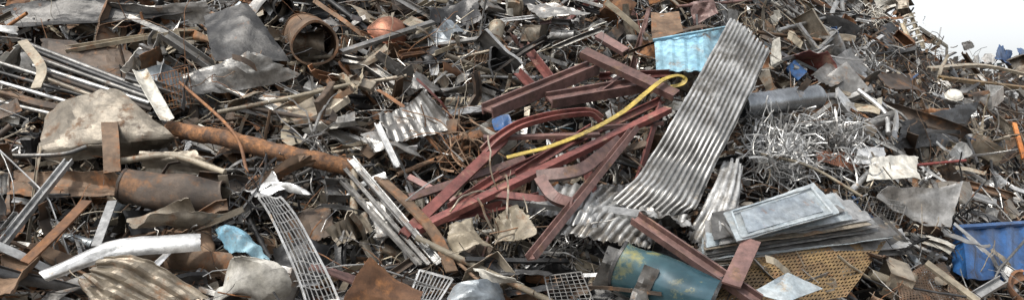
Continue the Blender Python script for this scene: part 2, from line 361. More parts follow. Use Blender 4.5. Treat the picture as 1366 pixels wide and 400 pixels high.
def pot(kind,c,w,m,label,cat,sq=.75):
    C=P(*c); r=mpx(w,C)/2; V=[];F=[];n=24
    for i in range(9):
        a=math.pi*.5*i/8; rr=r*math.cos(a) if i<8 else r*.03; z=-r*sq*math.sin(a)
        for j in range(n): t=2*math.pi*j/n; V.append((rr*math.cos(t),rr*math.sin(t),z))
    V+= [(v[0]*1.08,v[1]*1.08,.0) for v in V[:n]]; V+=[(v[0]*.93,v[1]*.93,-.02) for v in V[:n]]
    for i in range(8):
        for j in range(n): a=i*n+j;b=i*n+(j+1)%n; F.append((a,b,b+n,a+n))
    F.append(tuple(8*n+j for j in range(n)))
    for j in range(n): j2=(j+1)%n; F.append((9*n+j,9*n+j2,j2,j))
    rot=Matrix.Rotation(-2.5,3,'X') @ Matrix.Rotation(U(-.3,.3),3,'Y')
    V=[np.array(rot@Vector(v))*(1+.08*noise.noise(Vector(v)*5)) + C for v in V]
    seg_zone(c[:2],(c[0]+1,c[1]),w*.5)
    return obj(kind,V,F,m,label,cat,sm=45)
pot('copper_pot',(518,44,.35),52,'copper','upturned copper coloured round pot on the scrap','pot')
pot('metal_bowl',(1272,128,.4),22,'white_paint','small upturned dirty white bowl on scrap','bowl')
sheet('rusty_bin',[((868,20,.4),(906,14,.45)),((870,56,.4),(912,50,.4))],'rust_brown','rusty brown square bin side in scrap','bin',amp=.03,rag=.02,nu=8,nv=8)
# --- panel stack right
G='flat panels stacked on top of each other'
for k in range(1,16):
    dx=U(-9,9)+k*.7; dy=k*4.1; e=U(-4,4)
    c=[(952-k*2+dx,282+dy*.9,.54-k*.014),(1092+k*7.4+dx,246+dy*1.07+e,.54-k*.014),(1124+k*6.2+dx,282+dy*.9+e,.54-k*.014),(955-k*2.6+dx,320+dy*.72,.54-k*.014)]
    m=['grey_steel','galvanised','pale_panel','grey_steel','galvanised','brown_grey','grey_steel','galvanised','grey_steel','pale_panel','grey_steel','brown_grey','grey_steel','galvanised','grey_steel'][k-1]
    sheet('flat_sheet',[(c[0],c[1]),(c[3],c[2])],m,('pale blue-white' if m=='pale_panel' else DESC[m])+' flat metal sheet in a stack','metal sheet',amp=.022,ncr=4,rag=.014,nu=14,nv=24,th=.006,group=G,zone=True,ns=1.8,sm=20)
pan=sheet('metal_door',[((966,281,.61),(1085,244,.61)),((982,324,.61),(1120,286,.61))],'pale_panel','dull pale blue-grey metal door with recessed tray on stack','metal door',amp=.014,ncr=3,rag=0.005,nu=14,nv=20,th=.012,seed=5)
for a,b in (((976,282,.63),(1082,250,.63)),((1082,250,.63),(1110,284,.63)),((1110,284,.63),(989,317,.63)),((989,317,.63),(976,282,.63))):
    beam('raised_edge',[a,b],'square',2.5,'pale_panel',None,None,zone=False,parent=pan,n=3)
sheet('recessed_tray',[((988,283,.625),(1074,257,.625)),((998,310,.625),(1098,282,.625))],'blue_grey',None,None,amp=.008,ncr=3,rag=0,nu=8,nv=12,th=.006,parent=pan)
def perforated(kind,c,nx,ny,m,label,cat):
    A,B,C,D=[P(*q) for q in c]; V=[];F=[]
    def pt(s,t): return (A*(1-s)+B*s)*(1-t)+(D*(1-s)+C*s)*t + NUP*(.03*math.sin(s*3+t*2)+.05*noise.noise(Vector((s*3,t*3,nx))))
    for i in range(nx):
        for j in range(ny):
            o=len(V); s0,s1,t0,t1=i/nx,(i+1)/nx,j/ny,(j+1)/ny
            for s,t in ((s0,t0),(s1,t0),(s1,t1),(s0,t1)): V.append(pt(s,t))
            a=.16
            for s,t in ((.5,a),(1-a,.5),(.5,1-a),(a,.5)): V.append(pt(s0+(s1-s0)*s,t0+(t1-t0)*t))
            F+=[(o,o+1,o+5,o+4),(o+1,o+2,o+6,o+5),(o+2,o+3,o+7,o+6),(o+3,o,o+4,o+7)]
    HERO.append(('p',[q[:2] for q in c])); return obj(kind,V,F,m,label,cat)
perforated('perforated_panel',[(985,348,.36),(1185,318,.34),(1130,392,.34),(930,420,.36)],38,16,'ochre','rusty ochre perforated metal sheet under stacked sheets','perforated sheet')
perforated('perforated_panel',[(1088,203,.4),(1140,205,.4),(1145,222,.38),(1090,218,.38)],20,8,'copper','small reddish perforated metal sheet','perforated sheet')
perforated('perforated_panel',[(1195,370,.3),(1260,350,.3),(1300,405,.3),(1200,410,.3)],24,20,'rust_brown','rusty brown mesh panel on the ground scrap','perforated sheet')
sheet('sheet_offcut',[((1003,387,.5),(1050,364,.54)),((1048,404,.5),(1099,384,.5))],'pale_panel','flat pale grey metal sheet on perforated panel','metal sheet',amp=.012,rag=.01,nu=8,nv=8)
# --- hero sheets
LS=.74
def S(rows,m,d,**k):
    rows=[tuple((x,y,l*LS) for x,y,l in r) for r in rows]
    k.setdefault('nu',24); k.setdefault('nv',22); k['amp']=k.get('amp',.03)*1.25; k.setdefault('roll',random.choice([-1,1])*U(.0,.05)); k.setdefault('soft',.7); k.setdefault('ncr',6)
    return sheet('bent_sheet',rows,m,d,'metal sheet',**k)
S([((60,150,.6),(150,138,.75),),((42,190,.65),(232,182,.7)),((60,222,.4),(228,202,.35))],'brown_grey','large crumpled brown rusty sheet metal panel',amp=.045,rag=.02,roll=-.05)
S([((0,5,.6),(150,0,.6)),((0,30,.5),(285,30,.5))],'dark_steel','wide dark bent steel plate on upper scrap',amp=.04)
S([((140,0,.7),(270,14,.8)),((150,16,.5),(285,34,.5))],'grey_steel','grey bent panel edge on upper scrap',amp=.05)
S([((270,18,.8),(330,10,.9)),((282,75,.7),(388,78,.6))],'dark_steel','black folded steel cover plate',amp=.025,rag=.01)
S([((240,95,.6),(330,74,.8)),((252,118,.5),(402,112,.5))],'grey_steel','blue-grey dented car body panel',amp=.06)
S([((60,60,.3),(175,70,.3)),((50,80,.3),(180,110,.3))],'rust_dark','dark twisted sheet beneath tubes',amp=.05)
S([((176,96,.9),(195,94,.9)),((212,165,.75),(232,160,.75))],'white_paint','narrow white folded metal profile standing up',amp=.01,rag=.02,roll=.03)
S([((190,204,.6),(262,200,.7)),((180,228,.45),(310,238,.4))],'brown_grey','crumpled beige sheet with torn edges',amp=.06,rag=.04)
S([((20,228,.5),(160,236,.5)),((10,262,.4),(170,262,.4))],'rust_brown','rusty brown bent sheet strip',amp=.06)
S([((300,240,.5),(360,234,.7)),((345,258,.65),(424,266,.55))],'aluminium','bright silver torn sheet shaped like a wing',amp=.05,rag=.08)
S([((48,358,.8),(60,372,.8)),((150,322,.9),(165,340,.85)),((268,314,.8),(268,328,.8))],'galvanised','long light grey folded body trim',amp=.02,rag=.01,roll=.04)
S([((165,298,.7),(200,312,.8)),((250,288,.7),(300,300,.6))],'brown_grey','pale creased bumper skin in scrap',amp=.05,rag=.03,roll=-.06)
S([((100,372,.75),(140,350,.85)),((120,402,.7),(205,352,.85)),((150,415,.6),(280,395,.6))],'brown_grey','brown grey ribbed curved sheet',amp=.05,ribs=4,ribamp=.02,nv=50,rag=.02)
S([((284,356,.7),(330,340,.85)),((280,392,.7),(385,372,.7)),((310,412,.5),(375,405,.5))],'white_paint','creased grey-white sheet metal with sharp folds',amp=.055,rag=.03,soft=.35,ncr=10)
S([((0,335,.7),(30,330,.8)),((0,405,.5),(60,402,.6))],'rust_brown','rusty brown folded plate standing at the edge',amp=.06)
S([((455,402,.7),(492,345,.9)),((560,402,.6),(568,382,.7))],'rust_orange','reddish rusty triangular steel plate',amp=.03,rag=.02)
S([((600,376,.7),(672,368,.8)),((600,402,.6),(684,402,.6))],'blue_grey','bluish grey curved glossy sheet',amp=.03,rag=.02,roll=-.08)
S([((632,362,.7),(688,368,.8)),((640,372,.7),(686,380,.7))],'white_paint','thin whitish folded sheet in scrap',amp=.03)
S([((285,300,.55),(330,308,.6)),((300,330,.55),(362,345,.5))],'light_blue','crumpled blue painted sheet in scrap',amp=.08,rag=.08)
S([((505,160,.6),(575,130,.8)),((520,190,.6),(602,168,.65))],'grey_steel','silver grey ribbed bent sheet',amp=.05,ribs=7,ribamp=.007,nv=50,rag=.04)
S([((480,180,.6),(540,170,.6)),((500,205,.5),(560,198,.6))],'grey_steel','grey bent metal plate',amp=.06)
S([((560,90,.6),(600,110,.7)),((548,128,.5),(585,135,.5))],'grey_steel','light crumpled silver sheet',amp=.07)
S([((656,158,.8),(680,155,.85)),((660,176,.8),(686,172,.8))],'blue_paint','small bright blue metal piece',amp=.02)
S([((650,285,.6),(690,275,.7)),((660,320,.5),(712,322,.5))],'beige_paint','beige crumpled sheet under maroon beams',amp=.07,rag=.06,ncr=9)
S([((600,300,.6),(640,280,.7)),((600,340,.55),(655,330,.55))],'beige_paint','torn pale sheet with folds',amp=.07,rag=.07,ncr=9)
S([((640,345,.5),(720,350,.55)),((650,362,.5),(745,385,.5))],'dark_steel','dark bent sheet',amp=.05)
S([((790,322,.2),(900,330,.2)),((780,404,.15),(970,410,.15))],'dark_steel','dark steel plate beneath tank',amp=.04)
S([((1165,212,.7),(1220,210,.7)),((1160,232,.7),(1226,240,.7))],'white_paint','light folded white sheet piece',amp=.03,rag=.02)
S([((1255,238,.7),(1308,236,.7)),((1250,272,.6),(1300,280,.6))],'brown_grey','tan grey square metal panel',amp=.03,rag=.02)
S([((1180,250,.65),(1265,270,.65)),((1170,265,.6),(1270,300,.6))],'grey_steel','long silver bent gutter sheet',amp=.05,rag=.02)
S([((1145,196,.7),(1180,196,.7)),((1140,216,.6),(1178,220,.6))],'aluminium','small bright sheet piece',amp=.03)
S([((1030,160,.6),(1115,178,.6)),((1035,190,.5),(1110,202,.5))],'dark_steel','dark slatted crate side in scrap',amp=.01,ribs=12,ribamp=.012,nv=80)
S([((1245,306,.85),(1315,318,.85)),((1256,318,.85),(1318,336,.85))],'grey_steel','bent silver guard plate beside blue container',amp=.04)
S([((1175,95,.6),(1215,98,.65)),((1180,125,.5),(1238,128,.5))],'rust_dark','dark brown folded metal cover',amp=.03,rag=.02)
S([((1205,160,.5),(1290,150,.5)),((1200,190,.5),(1290,185,.5))],'dark_steel','dark bent metal plate',amp=.06)
S([((1085,95,.5),(1140,60,.6)),((1110,115,.5),(1160,95,.5))],'grey_steel','dark slanted sheet',amp=.05)
S([((700,0,.6),(740,2,.65)),((720,22,.6),(790,28,.6))],'grey_steel','greyish folded sheet on top scrap',amp=.05)
S([((560,5,.5),(640,0,.5)),((575,28,.5),(640,22,.5))],'dark_steel','dark curved plate',amp=.06)
S([((450,95,.5),(478,90,.55)),((460,130,.5),(490,140,.5))],'beige_paint','pale narrow bent sheet',amp=.05)
S([((380,280,.4),(440,270,.45)),((400,330,.3),(450,320,.3))],'rust_dark','dark rusted plate beside wire rack',amp=.05)
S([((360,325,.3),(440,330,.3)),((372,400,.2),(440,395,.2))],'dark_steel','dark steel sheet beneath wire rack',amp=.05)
S([((1325,66,.5),(1350,70,.6)),((1322,84,.5),(1352,86,.5))],'blue_paint','dark blue crumpled metal piece',amp=.05,rag=.1)
S([((1352,68,.5),(1376,66,.6)),((1354,84,.5),(1378,86,.5))],'blue_paint','dark blue crumpled metal piece',amp=.05,rag=.1)
bc=sheet('waste_container',[((1284,304,.40),(1385,298,.40)),((1290,372,.24),(1385,376,.24))],'blue_paint','deep blue steel waste container half buried in scrap','container',nu=14,nv=70,amp=.004,ncr=1,ribs=4,ribamp=.012,rag=0,th=.012,zone=True,seed=8,sm=40)
beam('container_rim',[(1281,303,.43),(1387,296,.43)],'box',7,'blue_paint',None,None,zone=False,parent=bc,n=5)
sheet('container_side',[((1266,294,.18),(1284,304,.40)),((1272,362,.08),(1290,372,.24))],'blue_paint',None,None,nu=8,nv=12,amp=.004,ribs=1,ribamp=.012,rag=0,parent=bc,sm=40)
# --- hero bars
def B(pts,t,w,m,d,kind='metal_bar',cat='metal bar',**k):
    pts=[(x,y,l*.9) for x,y,l in pts]; beam(kind,pts,t,w,m,d,cat,**k)
B([(2,326,.6),(92,214,.55)],'C',13,'galvanised','long whitish metal profile leaning on scrap',th=2)
B([(33,350,.55),(75,310,.6),(116,268,.55)],'flat',16,'rust_orange','rusty orange flat steel bar',th=3)
B([(128,328,.55),(150,268,.55)],'flat',13,'galvanised','light grey short metal strip',th=2)
B([(145,150,.6),(148,190,.66),(150,230,.5)],'flat',20,'rust_brown','orange rusty flat plate hanging',th=3)
B([(0,208,.5),(80,206,.5),(115,196,.5)],'round',6,'grey_steel','thin grey rod')
B([(160,215,.5),(230,208,.52),(300,230,.5)],'round',9,'beige_paint','curved beige tube')
for k in range(6):
    B([(38+k*4+U(-6,6),58+k*9+U(-3,3),.45+.03*k),(188+k*3+U(-12,6),120+k*7+U(-4,4),.45)],'round',6.5,['grey_steel','dark_steel','grey_steel','galvanised','rust_dark','brown_grey'][k],'long grey steel tube in a loose bundle',kind='steel_tube',cat='steel tube',group='loose bundle of long steel tubes',hollow=.8)
for k in range(5):
    B([(0,84+k*13,.45),(165+U(-15,10),138+k*9+U(-5,5),.4)],'round',5.5,['grey_steel','dark_steel','galvanised','rust_brown','grey_steel'][k],'long thin steel tube under others',kind='steel_tube',cat='steel tube',group='loose bundle of long steel tubes',hollow=.8)
B([(30,55,.6),(55,90,.66),(48,118,.6)],'flat',12,'beige_paint','short bent pale metal strip standing',th=2)
B([(290,150,.5),(380,132,.5),(470,112,.5)],'round',6,'beige_paint','long pale tube lying on scrap')
B([(455,70,.5),(578,30,.5)],'Cu',9,'grey_steel','grey steel section',th=1.5)
B([(503,165,.6),(530,222,.55)],'C',8,'aluminium','bright silver narrow profile',th=1.5)
B([(905,70,.3),(1020,60,.4)],'L',8,'rust_brown','rusty brown angle bar')
B([(1235,350,.5),(1305,402,.5)],'flat',11,'beige_paint','pale timber-like flat bar',th=4)
B([(1205,222,.5),(1288,214,.5)],'round',4,'red_paint','thin red rod')
B([(1240,92,.4),(1310,88,.4),(1370,100,.4)],'Cu',8,'beige_paint','pale yellowish long beam on far scrap',th=1.5)
B([(1255,104,.4),(1370,118,.4)],'Cu',8,'ochre','ochre yellow long beam on far scrap',th=1.5)
B([(1040,40,.4),(1110,22,.4)],'round',5,'galvanised','thin silver pole')
B([(1145,120,.5),(1180,150,.5),(1185,178,.4)],'round',6,'galvanised','bent silver pipe')
B([(1015,205,.5),(1080,222,.55),(1150,262,.5)],'round',4,'beige_paint','thin pale rod')
B([(0,122,.4),(60,140,.45),(140,150,.4)],'flat',12,'rust_dark','dark rusted flat bar',th=3)
B([(240,110,.5),(310,175,.66),(330,230,.5)],'round',4,'rust_orange','bent rusty orange rod')
B([(470,400,.4),(560,340,.4)],'L',8,'rust_dark','dark rusted angle bar')
B([(1353,165,.6),(1360,190,.6),(1366,212,.5)],'flat',5,'orange_paint','short orange painted guard bar',kind='guard_bar',cat='guard bar',th=3)
B([(1203,30,.4),(1216,60,.3)],'L',4,'beige_paint','pale thin bar sticking up from scrap',n=3)
B([(1214,18,.5),(1232,64,.3)],'L',4,'beige_paint','pale yellow thin bar sticking up',n=3)
for k in range(5):
    B([(1204+k*4.2,26+k*8,.45),(1220+k*3,22+k*8,.5)],'flat',3,'white_paint','small white rung between thin bars',n=2,th=1,group='rungs of a broken ladder',kind='ladder_rung',cat='ladder rung')
# ================================================================== LOOSE SCRAP LIBRARY
def lib_sheet(i):
    w,h=U(.25,.66),U(.16,.44); nu,nv=18,14; ang=0; x=z=0; rows=[]
    br=[R() for _ in range(random.choice([1,2,2,3,3]))]; ba=[U(-1.7,1.7) for _ in br]; cv=U(-1.8,1.8) if R()<.35 else 0
    for k in range(nu):
        t=k/(nu-1); a=sum(b for q,b in zip(br,ba) if t>q)+cv*t
        rows.append((x,z)); x+=math.cos(a)*w/nu; z+=math.sin(a)*w/nu
    G=np.zeros((nu,nv,3)); sk=U(-.4,.4); tp=U(-.5,.3)
    for k,(a,b) in enumerate(rows):
        for j in range(nv):
            y=(j/(nv-1)-.5)*h*(1+tp*k/nu); G[k,j]=(a+y*sk,y,b)
    G-=G.reshape(-1,3).mean(0); G=crum(G,U(.015,.05),6,i*13+1,5,.6); G=ragged(G,random.choice([0,.03,.06,.1]),i)
    return thick(G,.004)
def path_rand(L,n,bend,wob=.0,curl=0):
    d=np.array([1.,0,0]); p=np.zeros(3); out=[p.copy()]; st=L/n; cr=np.random.normal(0,curl,3)
    kink=random.randint(1,n-1)
    for k in range(n):
        d=d+np.random.normal(0,wob,3)+np.cross(cr,d)
        if k==kink: d=d+np.random.normal(0,bend,3)
        d/=np.linalg.norm(d); p=p+d*st; out.append(p.copy())
    c=np.mean(out,0); return [q-c for q in out]
def lib_fold(i,big=1.0):
    L=U(.5,1.2)*big; W=U(.07,.25)*big; nv=10
    path=path_rand(L,18,.6,.03,U(0,.07)); pr=[];x=y=0;a=0
    folds={random.randint(1,nv-1):random.choice([-1,1])*U(.6,1.7) for _ in range(random.choice([1,2,2,3,4]))}; cv=U(-.25,.25) if R()<.4 else 0
    for k in range(nv): pr.append((x,y)); a+=folds.get(k+1,0)+cv; x+=math.cos(a)*W/nv; y+=math.sin(a)*W/nv
    mx=np.mean(pr,0); pr=[(p[0]-mx[0],p[1]-mx[1]) for p in pr]; tp=U(-.6,.3); tw=U(-1.3,1.3)
    V,F=sweep(path,pr,twist=tw,scale=[1+tp*k/18 for k in range(19)]); G=np.array(V).reshape(19,nv,3)
    G=crum(G,U(.006,.022),5,i*3+7,5,.8); G=ragged(G,random.choice([0,.02,.05]),i); return thick(G,.004)
def lib_bigfold(i): return lib_fold(i+50,1.45)
def lib_strip(i): return sweep(path_rand(U(.5,1.3),12,.5,.07,U(0,.1)),prof('flat',U(.02,.065),.004),twist=U(-2,2))
def lib_pipe(i): return sweep(path_rand(U(.6,1.6),10,random.choice([0,.1,.5]),.01),prof('round',U(.02,.065)),hollow=.82)
def lib_rod(i): return sweep(path_rand(U(.6,1.8),12,.4,.05,.04),prof('wire',U(.009,.016)))
def lib_L(i): return sweep(path_rand(U(.5,1.4),8,random.choice([0,.25,.7]),.02),prof('L',U(.03,.065),.006),twist=U(-.6,.6))
def lib_C(i): return sweep(path_rand(U(.5,1.4),8,random.choice([0,.2,.5]),.015),prof('C',U(.045,.10),.007),twist=U(-.5,.5))
def lib_sq(i): return sweep(path_rand(U(.4,1.3),6,random.choice([0,.2]),.01),prof('box',U(.03,.07)),hollow=.85)
def lib_wire(i): return sweep(path_rand(U(1,2.4),34,.7,.16,U(.0,.16)),prof('wire',U(.005,.009)))
def lib_hose(i): return sweep(path_rand(U(.7,1.5),22,.3,.12,U(.0,.14)),prof('round',U(.012,.03)))
def join(parts):
    V=[];F=[]
    for v,f in parts: o=len(V); V+=list(v); F+=[tuple(a+o for a in q) for q in f]
    return V,F
def lib_tangle(i):
    pp=[]
    for k in range(20):
        p=path_rand(U(.5,1.1),16,.9,.15,U(.0,.18)); off=np.random.normal(0,.09,3)
        M=np.array(Matrix.Rotation(U(0,6.3),3,'Z')@Matrix.Rotation(U(-.5,.5),3,'X'))
        pp.append(sweep([M@q+off for q in p],prof('flat' if k%2 else 'wire',U(.009,.02),.003),twist=U(-3,3)))
    return join(pp)
def lib_panel(i):
    w,h,d=U(.28,.66),U(.18,.44),U(.02,.05); nu,nv=14,11
    us=[-w/2,-w/2+.002]+list(np.linspace(-w/2+.01,w/2-.01,nu-4))+[w/2-.002,w/2]; vs=[-h/2,-h/2+.002]+list(np.linspace(-h/2+.01,h/2-.01,nv-4))+[h/2-.002,h/2]
    G=np.zeros((nu,nv,3))
    for a,x in enumerate(us):
        for b,y in enumerate(vs):
            G[a,b]=(x,y,-d if a in(0,nu-1) or b in(0,nv-1) else 0)
    q=crum(np.dstack([G[:,:,:2],G[:,:,2:]*0]),U(.015,.05),5,i*7,3,.6)
    G[:,:,2]+=q[:,:,2]
    return thick(G,.004)
def lib_housing(i):
    w,h,d=U(.2,.4),U(.15,.35),U(.12,.28); parts=[]
    def face(o,a,b,s):
        n=8; G=np.zeros((n,n,3))
        for p in range(n):
            for q in range(n): G[p,q]=np.array(o)+np.array(a)*p/(n-1)+np.array(b)*q/(n-1)
        e=crum(G,.02,3,i*5+s,4); e[0,:]=G[0,:];e[-1,:]=G[-1,:];e[:,0]=G[:,0];e[:,-1]=G[:,-1]
        parts.append(thick(e,.004))
    x,y,z=w/2,h/2,d/2
    face((-x,-y,-z),(0,h,0),(w,0,0),0); face((-x,-y,-z),(w,0,0),(0,0,d),1); face((-x,y,-z),(0,0,d),(w,0,0),2)
    face((-x,-y,-z),(0,0,d),(0,h,0),3)
    if i%2: face((x,-y,-z),(0,h,0),(0,0,d*.9),4)
    V,F=join(parts); sh=U(-.4,.4); V=[np.array((v[0]+sh*v[2],v[1]+.3*sh*v[2],v[2])) for v in V]
    return V,F
def lib_can(i):
    r,l=U(.05,.14),U(.12,.35); n=10; path=[np.array((l*k/n-l/2,0,0)) for k in range(n+1)]
    V,F=sweep(path,[(r*math.cos(t),r*math.sin(t)) for t in np.linspace(0,2*math.pi,22,endpoint=False)],hollow=.94,scale=[1.05 if k in(0,n,4,7) else 1 for k in range(n+1)])
    sq=U(.5,1); V=[np.array((v[0],v[1],v[2]*sq))+r*.35*np.array([0,noise.noise(Vector(v)*7+Vector((i,0,0))),noise.noise(Vector(v)*7+Vector((0,i,0)))]) for v in V]
    V2,F2=sweep([np.array((l*.42,0,0)),np.array((l*.44,0,0))],[(r*.9*math.cos(t),r*.9*math.sin(t)) for t in np.linspace(0,2*math.pi,22,endpoint=False)])
    V2=[np.array((v[0],v[1],v[2]*sq)) for v in V2]
    return join([(V,F),(V2,F2)])
def lib_grate(i):
    w,h=U(.3,.6),U(.15,.35); pp=[]; a=random.randint(8,14); b=random.randint(4,9); r=U(.005,.009); bw=U(-.2,.2)
    f=lambda x,y:np.array((x,y,bw*x*x*2+.3*bw*y))
    for k in range(a+1): x=-w/2+w*k/a; pp.append(sweep([f(x,-h/2),f(x,h/2)],prof('wire',r)))
    for k in range(b+1): y=-h/2+h*k/b; pp.append(sweep([f(-w/2+w*q/5,y) for q in range(6)],prof('wire',r),up=(0,0,1)))
    return join(pp)
def lib_bracket(i):
    a=U(.08,.2);b=U(.06,.18);c=U(.05,.15)
    pts=[(-a/2,0,b),(-a/2,0,b*.5),(-a/2,0,0),(0,0,0),(a/2,0,0),(a/2,0,c*.5),(a/2,0,c)]
    if R()<.5: pts=pts[:5]
    return sweep([np.array(p)+np.random.normal(0,.006,3) for p in pts],prof('flat',U(.03,.09),.006),up=(0,1,0),roll=math.pi/2)
def lib_elbow(i):
    r=U(.1,.2); A=U(.8,1.7); p=[np.array((r*math.sin(A*t),r*(1-math.cos(A*t)),0)) for t in np.linspace(0,1,8)]
    p=[p[0]-np.array((U(.1,.4),0,0))]+p; return sweep(p,prof('round',U(.05,.12)),up=(0,0,1),hollow=.88)
def lib_slat(i):
    w,h=U(.25,.6),U(.12,.3); nu,nv=8,40; G=np.zeros((nu,nv,3))
    for a in range(nu):
        for b in range(nv): G[a,b]=(w*(b/(nv-1)-.5),h*(a/(nu-1)-.5),.010*math.sin(b/(nv-1)*math.pi*14))
    cv=U(-1,1); G[:,:,2]+=cv*G[:,:,0]**2; G=crum(G,.025,4,i,3); return thick(G,.004)
A_='rust_orange';B_='rust_brown';C_='rust_dark';D_='dark_steel';E_='grey_steel';F_='galvanised';G_='aluminium';H_='white_paint';I_='beige_paint';J_='brown_grey'
LIB=[('folded_profile',lib_fold,28,300,'folded sheet metal profile','metal profile',20,None,.25),
('body_panel_strip',lib_bigfold,18,170,'long twisted folded body panel','body panel',20,None,.5),
('bent_sheet',lib_sheet,34,240,'crumpled sheet metal offcut','metal sheet',12,None,.25),
('metal_strip',lib_strip,18,280,'bent flat metal strip','metal strip',None,None,.15),
('steel_pipe',lib_pipe,16,240,'steel pipe','pipe',45,None,.1),
('metal_rod',lib_rod,14,260,'bent thin metal rod','metal rod',None,None,.2),
('angle_bar',lib_L,14,220,'steel angle bar','angle bar',None,None,.1),
('channel_bar',lib_C,12,140,'steel channel section','steel channel',None,None,0),
('square_tube',lib_sq,8,90,'square steel tube','square tube',None,None,0),
('loose_wire',lib_wire,24,290,'long curling wire','wire',None,[A_,B_,B_,C_,D_,A_,F_,I_],.45),
('rubber_hose',lib_hose,10,35,'curved hose','hose',45,['black_rubber','dark_steel',J_],0),
('wire_tangle',lib_tangle,6,64,'tangle of springy metal strips','metal tangle',None,None,0),
('dented_tray',lib_panel,16,120,'dented panel with folded edges','metal panel',16,None,0),
('sheet_metal_housing',lib_housing,10,100,'dented open metal casing','metal casing',20,None,0),
('metal_can',lib_can,10,70,'crushed round can','can',40,None,0),
('metal_grille',lib_grate,7,40,'bent wire grille','grille',None,None,0),
('metal_clamp',lib_bracket,12,190,'small folded steel clamp','clamp',None,None,0),
('pipe_elbow',lib_elbow,6,40,'curved pipe elbow','pipe elbow',45,None,0),
('ribbed_plate',lib_slat,8,60,'ribbed metal plate','ribbed plate',40,None,0)]
ZL=[A_]*9+[B_]*15+[C_]*12+[D_]*15+[E_]*20+[F_]*10+[G_]*3+[H_]*2+[I_]*5+[J_]*18+['maroon_grey']*1+['blue_grey']*2
ZM=[A_]*9+[B_]*14+[C_]*12+[D_]*15+[E_]*19+[F_]*10+[G_]*4+[H_]*4+[I_]*7+[J_]*12+['maroon_grey']*4+['maroon_paint']*2+['blue_grey']*2+['light_blue']
ZR=[A_]*6+[B_]*10+[C_]*8+[D_]*13+[E_]*22+[F_]*18+[G_]*8+[H_]*6+[I_]*7+[J_]*10+['blue_grey']*4+['blue_paint']
for (kind,fn,nvar,count,desc,cat,sm,mats,lb) in LIB:
    meshes=[]
    for i in range(nvar):
        V,F=fn(i); V=np.array(V); V=V-V.mean(0); me=mk(V,F,kind)
        if sm: smooth(me,sm)
        me.materials.append(MATS['grey_steel']); meshes.append(me)
    placed=0; tries=0; proto=None
    fold=kind in('folded_profile','body_panel_strip'); thin=kind in('metal_rod','loose_wire','metal_strip')
    plate=fold or kind in('bent_sheet','dented_tray','ribbed_plate')
    long_=fold or thin or kind in('steel_pipe','angle_bar','channel_bar','square_tube','rubber_hose')
    while placed<count and tries<count*14:
        tries+=1
        px=U(-150,1500); py=U(-40,425)
        if R()<lb: px=U(-100,620)
        tang=(kind=='wire_tangle' and placed<26)
        if tang: px,py=U(988,1115),U(200,256)
        q=hit(px,py,0)
        if q is None: continue
        d=q[1]
        if not tang and R()>min(1,(d/13)**1.5): continue
        if not tang and plate and 985<px<1115 and 200<py<262: continue
        zone=inzone(px,py) and not tang
        if zone and R()<.5: continue
        n=nrm(q[0],q[1])
        t=np.array([U(-1,1),U(-.2,.2),U(-1,1)*.8]); t=t-n*np.dot(t,n); t/=np.linalg.norm(t)
        tilt=.15 if zone else (.3 if long_ else .6)
        nn=n+np.random.normal(0,tilt,3); nn/=np.linalg.norm(nn)
        t=t-nn*np.dot(t,nn); t/=np.linalg.norm(t)
        if fold:
            a=U(-1.2,1.2) if R()<.6 else U(0,6.28); b0=np.cross(nn,t); nn=nn*math.cos(a)+b0*math.sin(a)
        b=np.cross(nn,t)
        lift=U(-.08,.06) if zone else (U(.02,.40) if thin else (U(.02,.36) if plate else U(0,.34)))
        s=U(.65,1.25)*(1.1 if px<560 else 1)
        if zone: s*=.65
        if tang: s=U(.7,1.0); lift=U(.25,.42)
        M=Matrix(((t[0],b[0],nn[0],0),(t[1],b[1],nn[1],0),(t[2],b[2],nn[2],0),(0,0,0,1)))
        pos=q+n*lift
        me=random.choice(meshes)
        if proto is None: o=bpy.data.objects.new(kind,me); proto=o
        else: o=proto.copy(); o.data=me
        COL.objects.link(o)
        o.matrix_world=Matrix.Translation(Vector(pos))@M@Matrix.Scale(s,4)
        z=ZL if px<U(480,640) else (ZM if px<U(950,1080) else ZR)
        mn=random.choice(mats or z)
        if tang: mn=random.choice([F_,E_,F_,G_,F_])
        o.material_slots[0].link='OBJECT'; o.material_slots[0].material=MATS[mn]
        o['label']=DESC[mn]+' '+desc+' lying in the scrap heap'; o['category']=cat; o['group']=desc+' pieces strewn over the heap'
        placed+=1
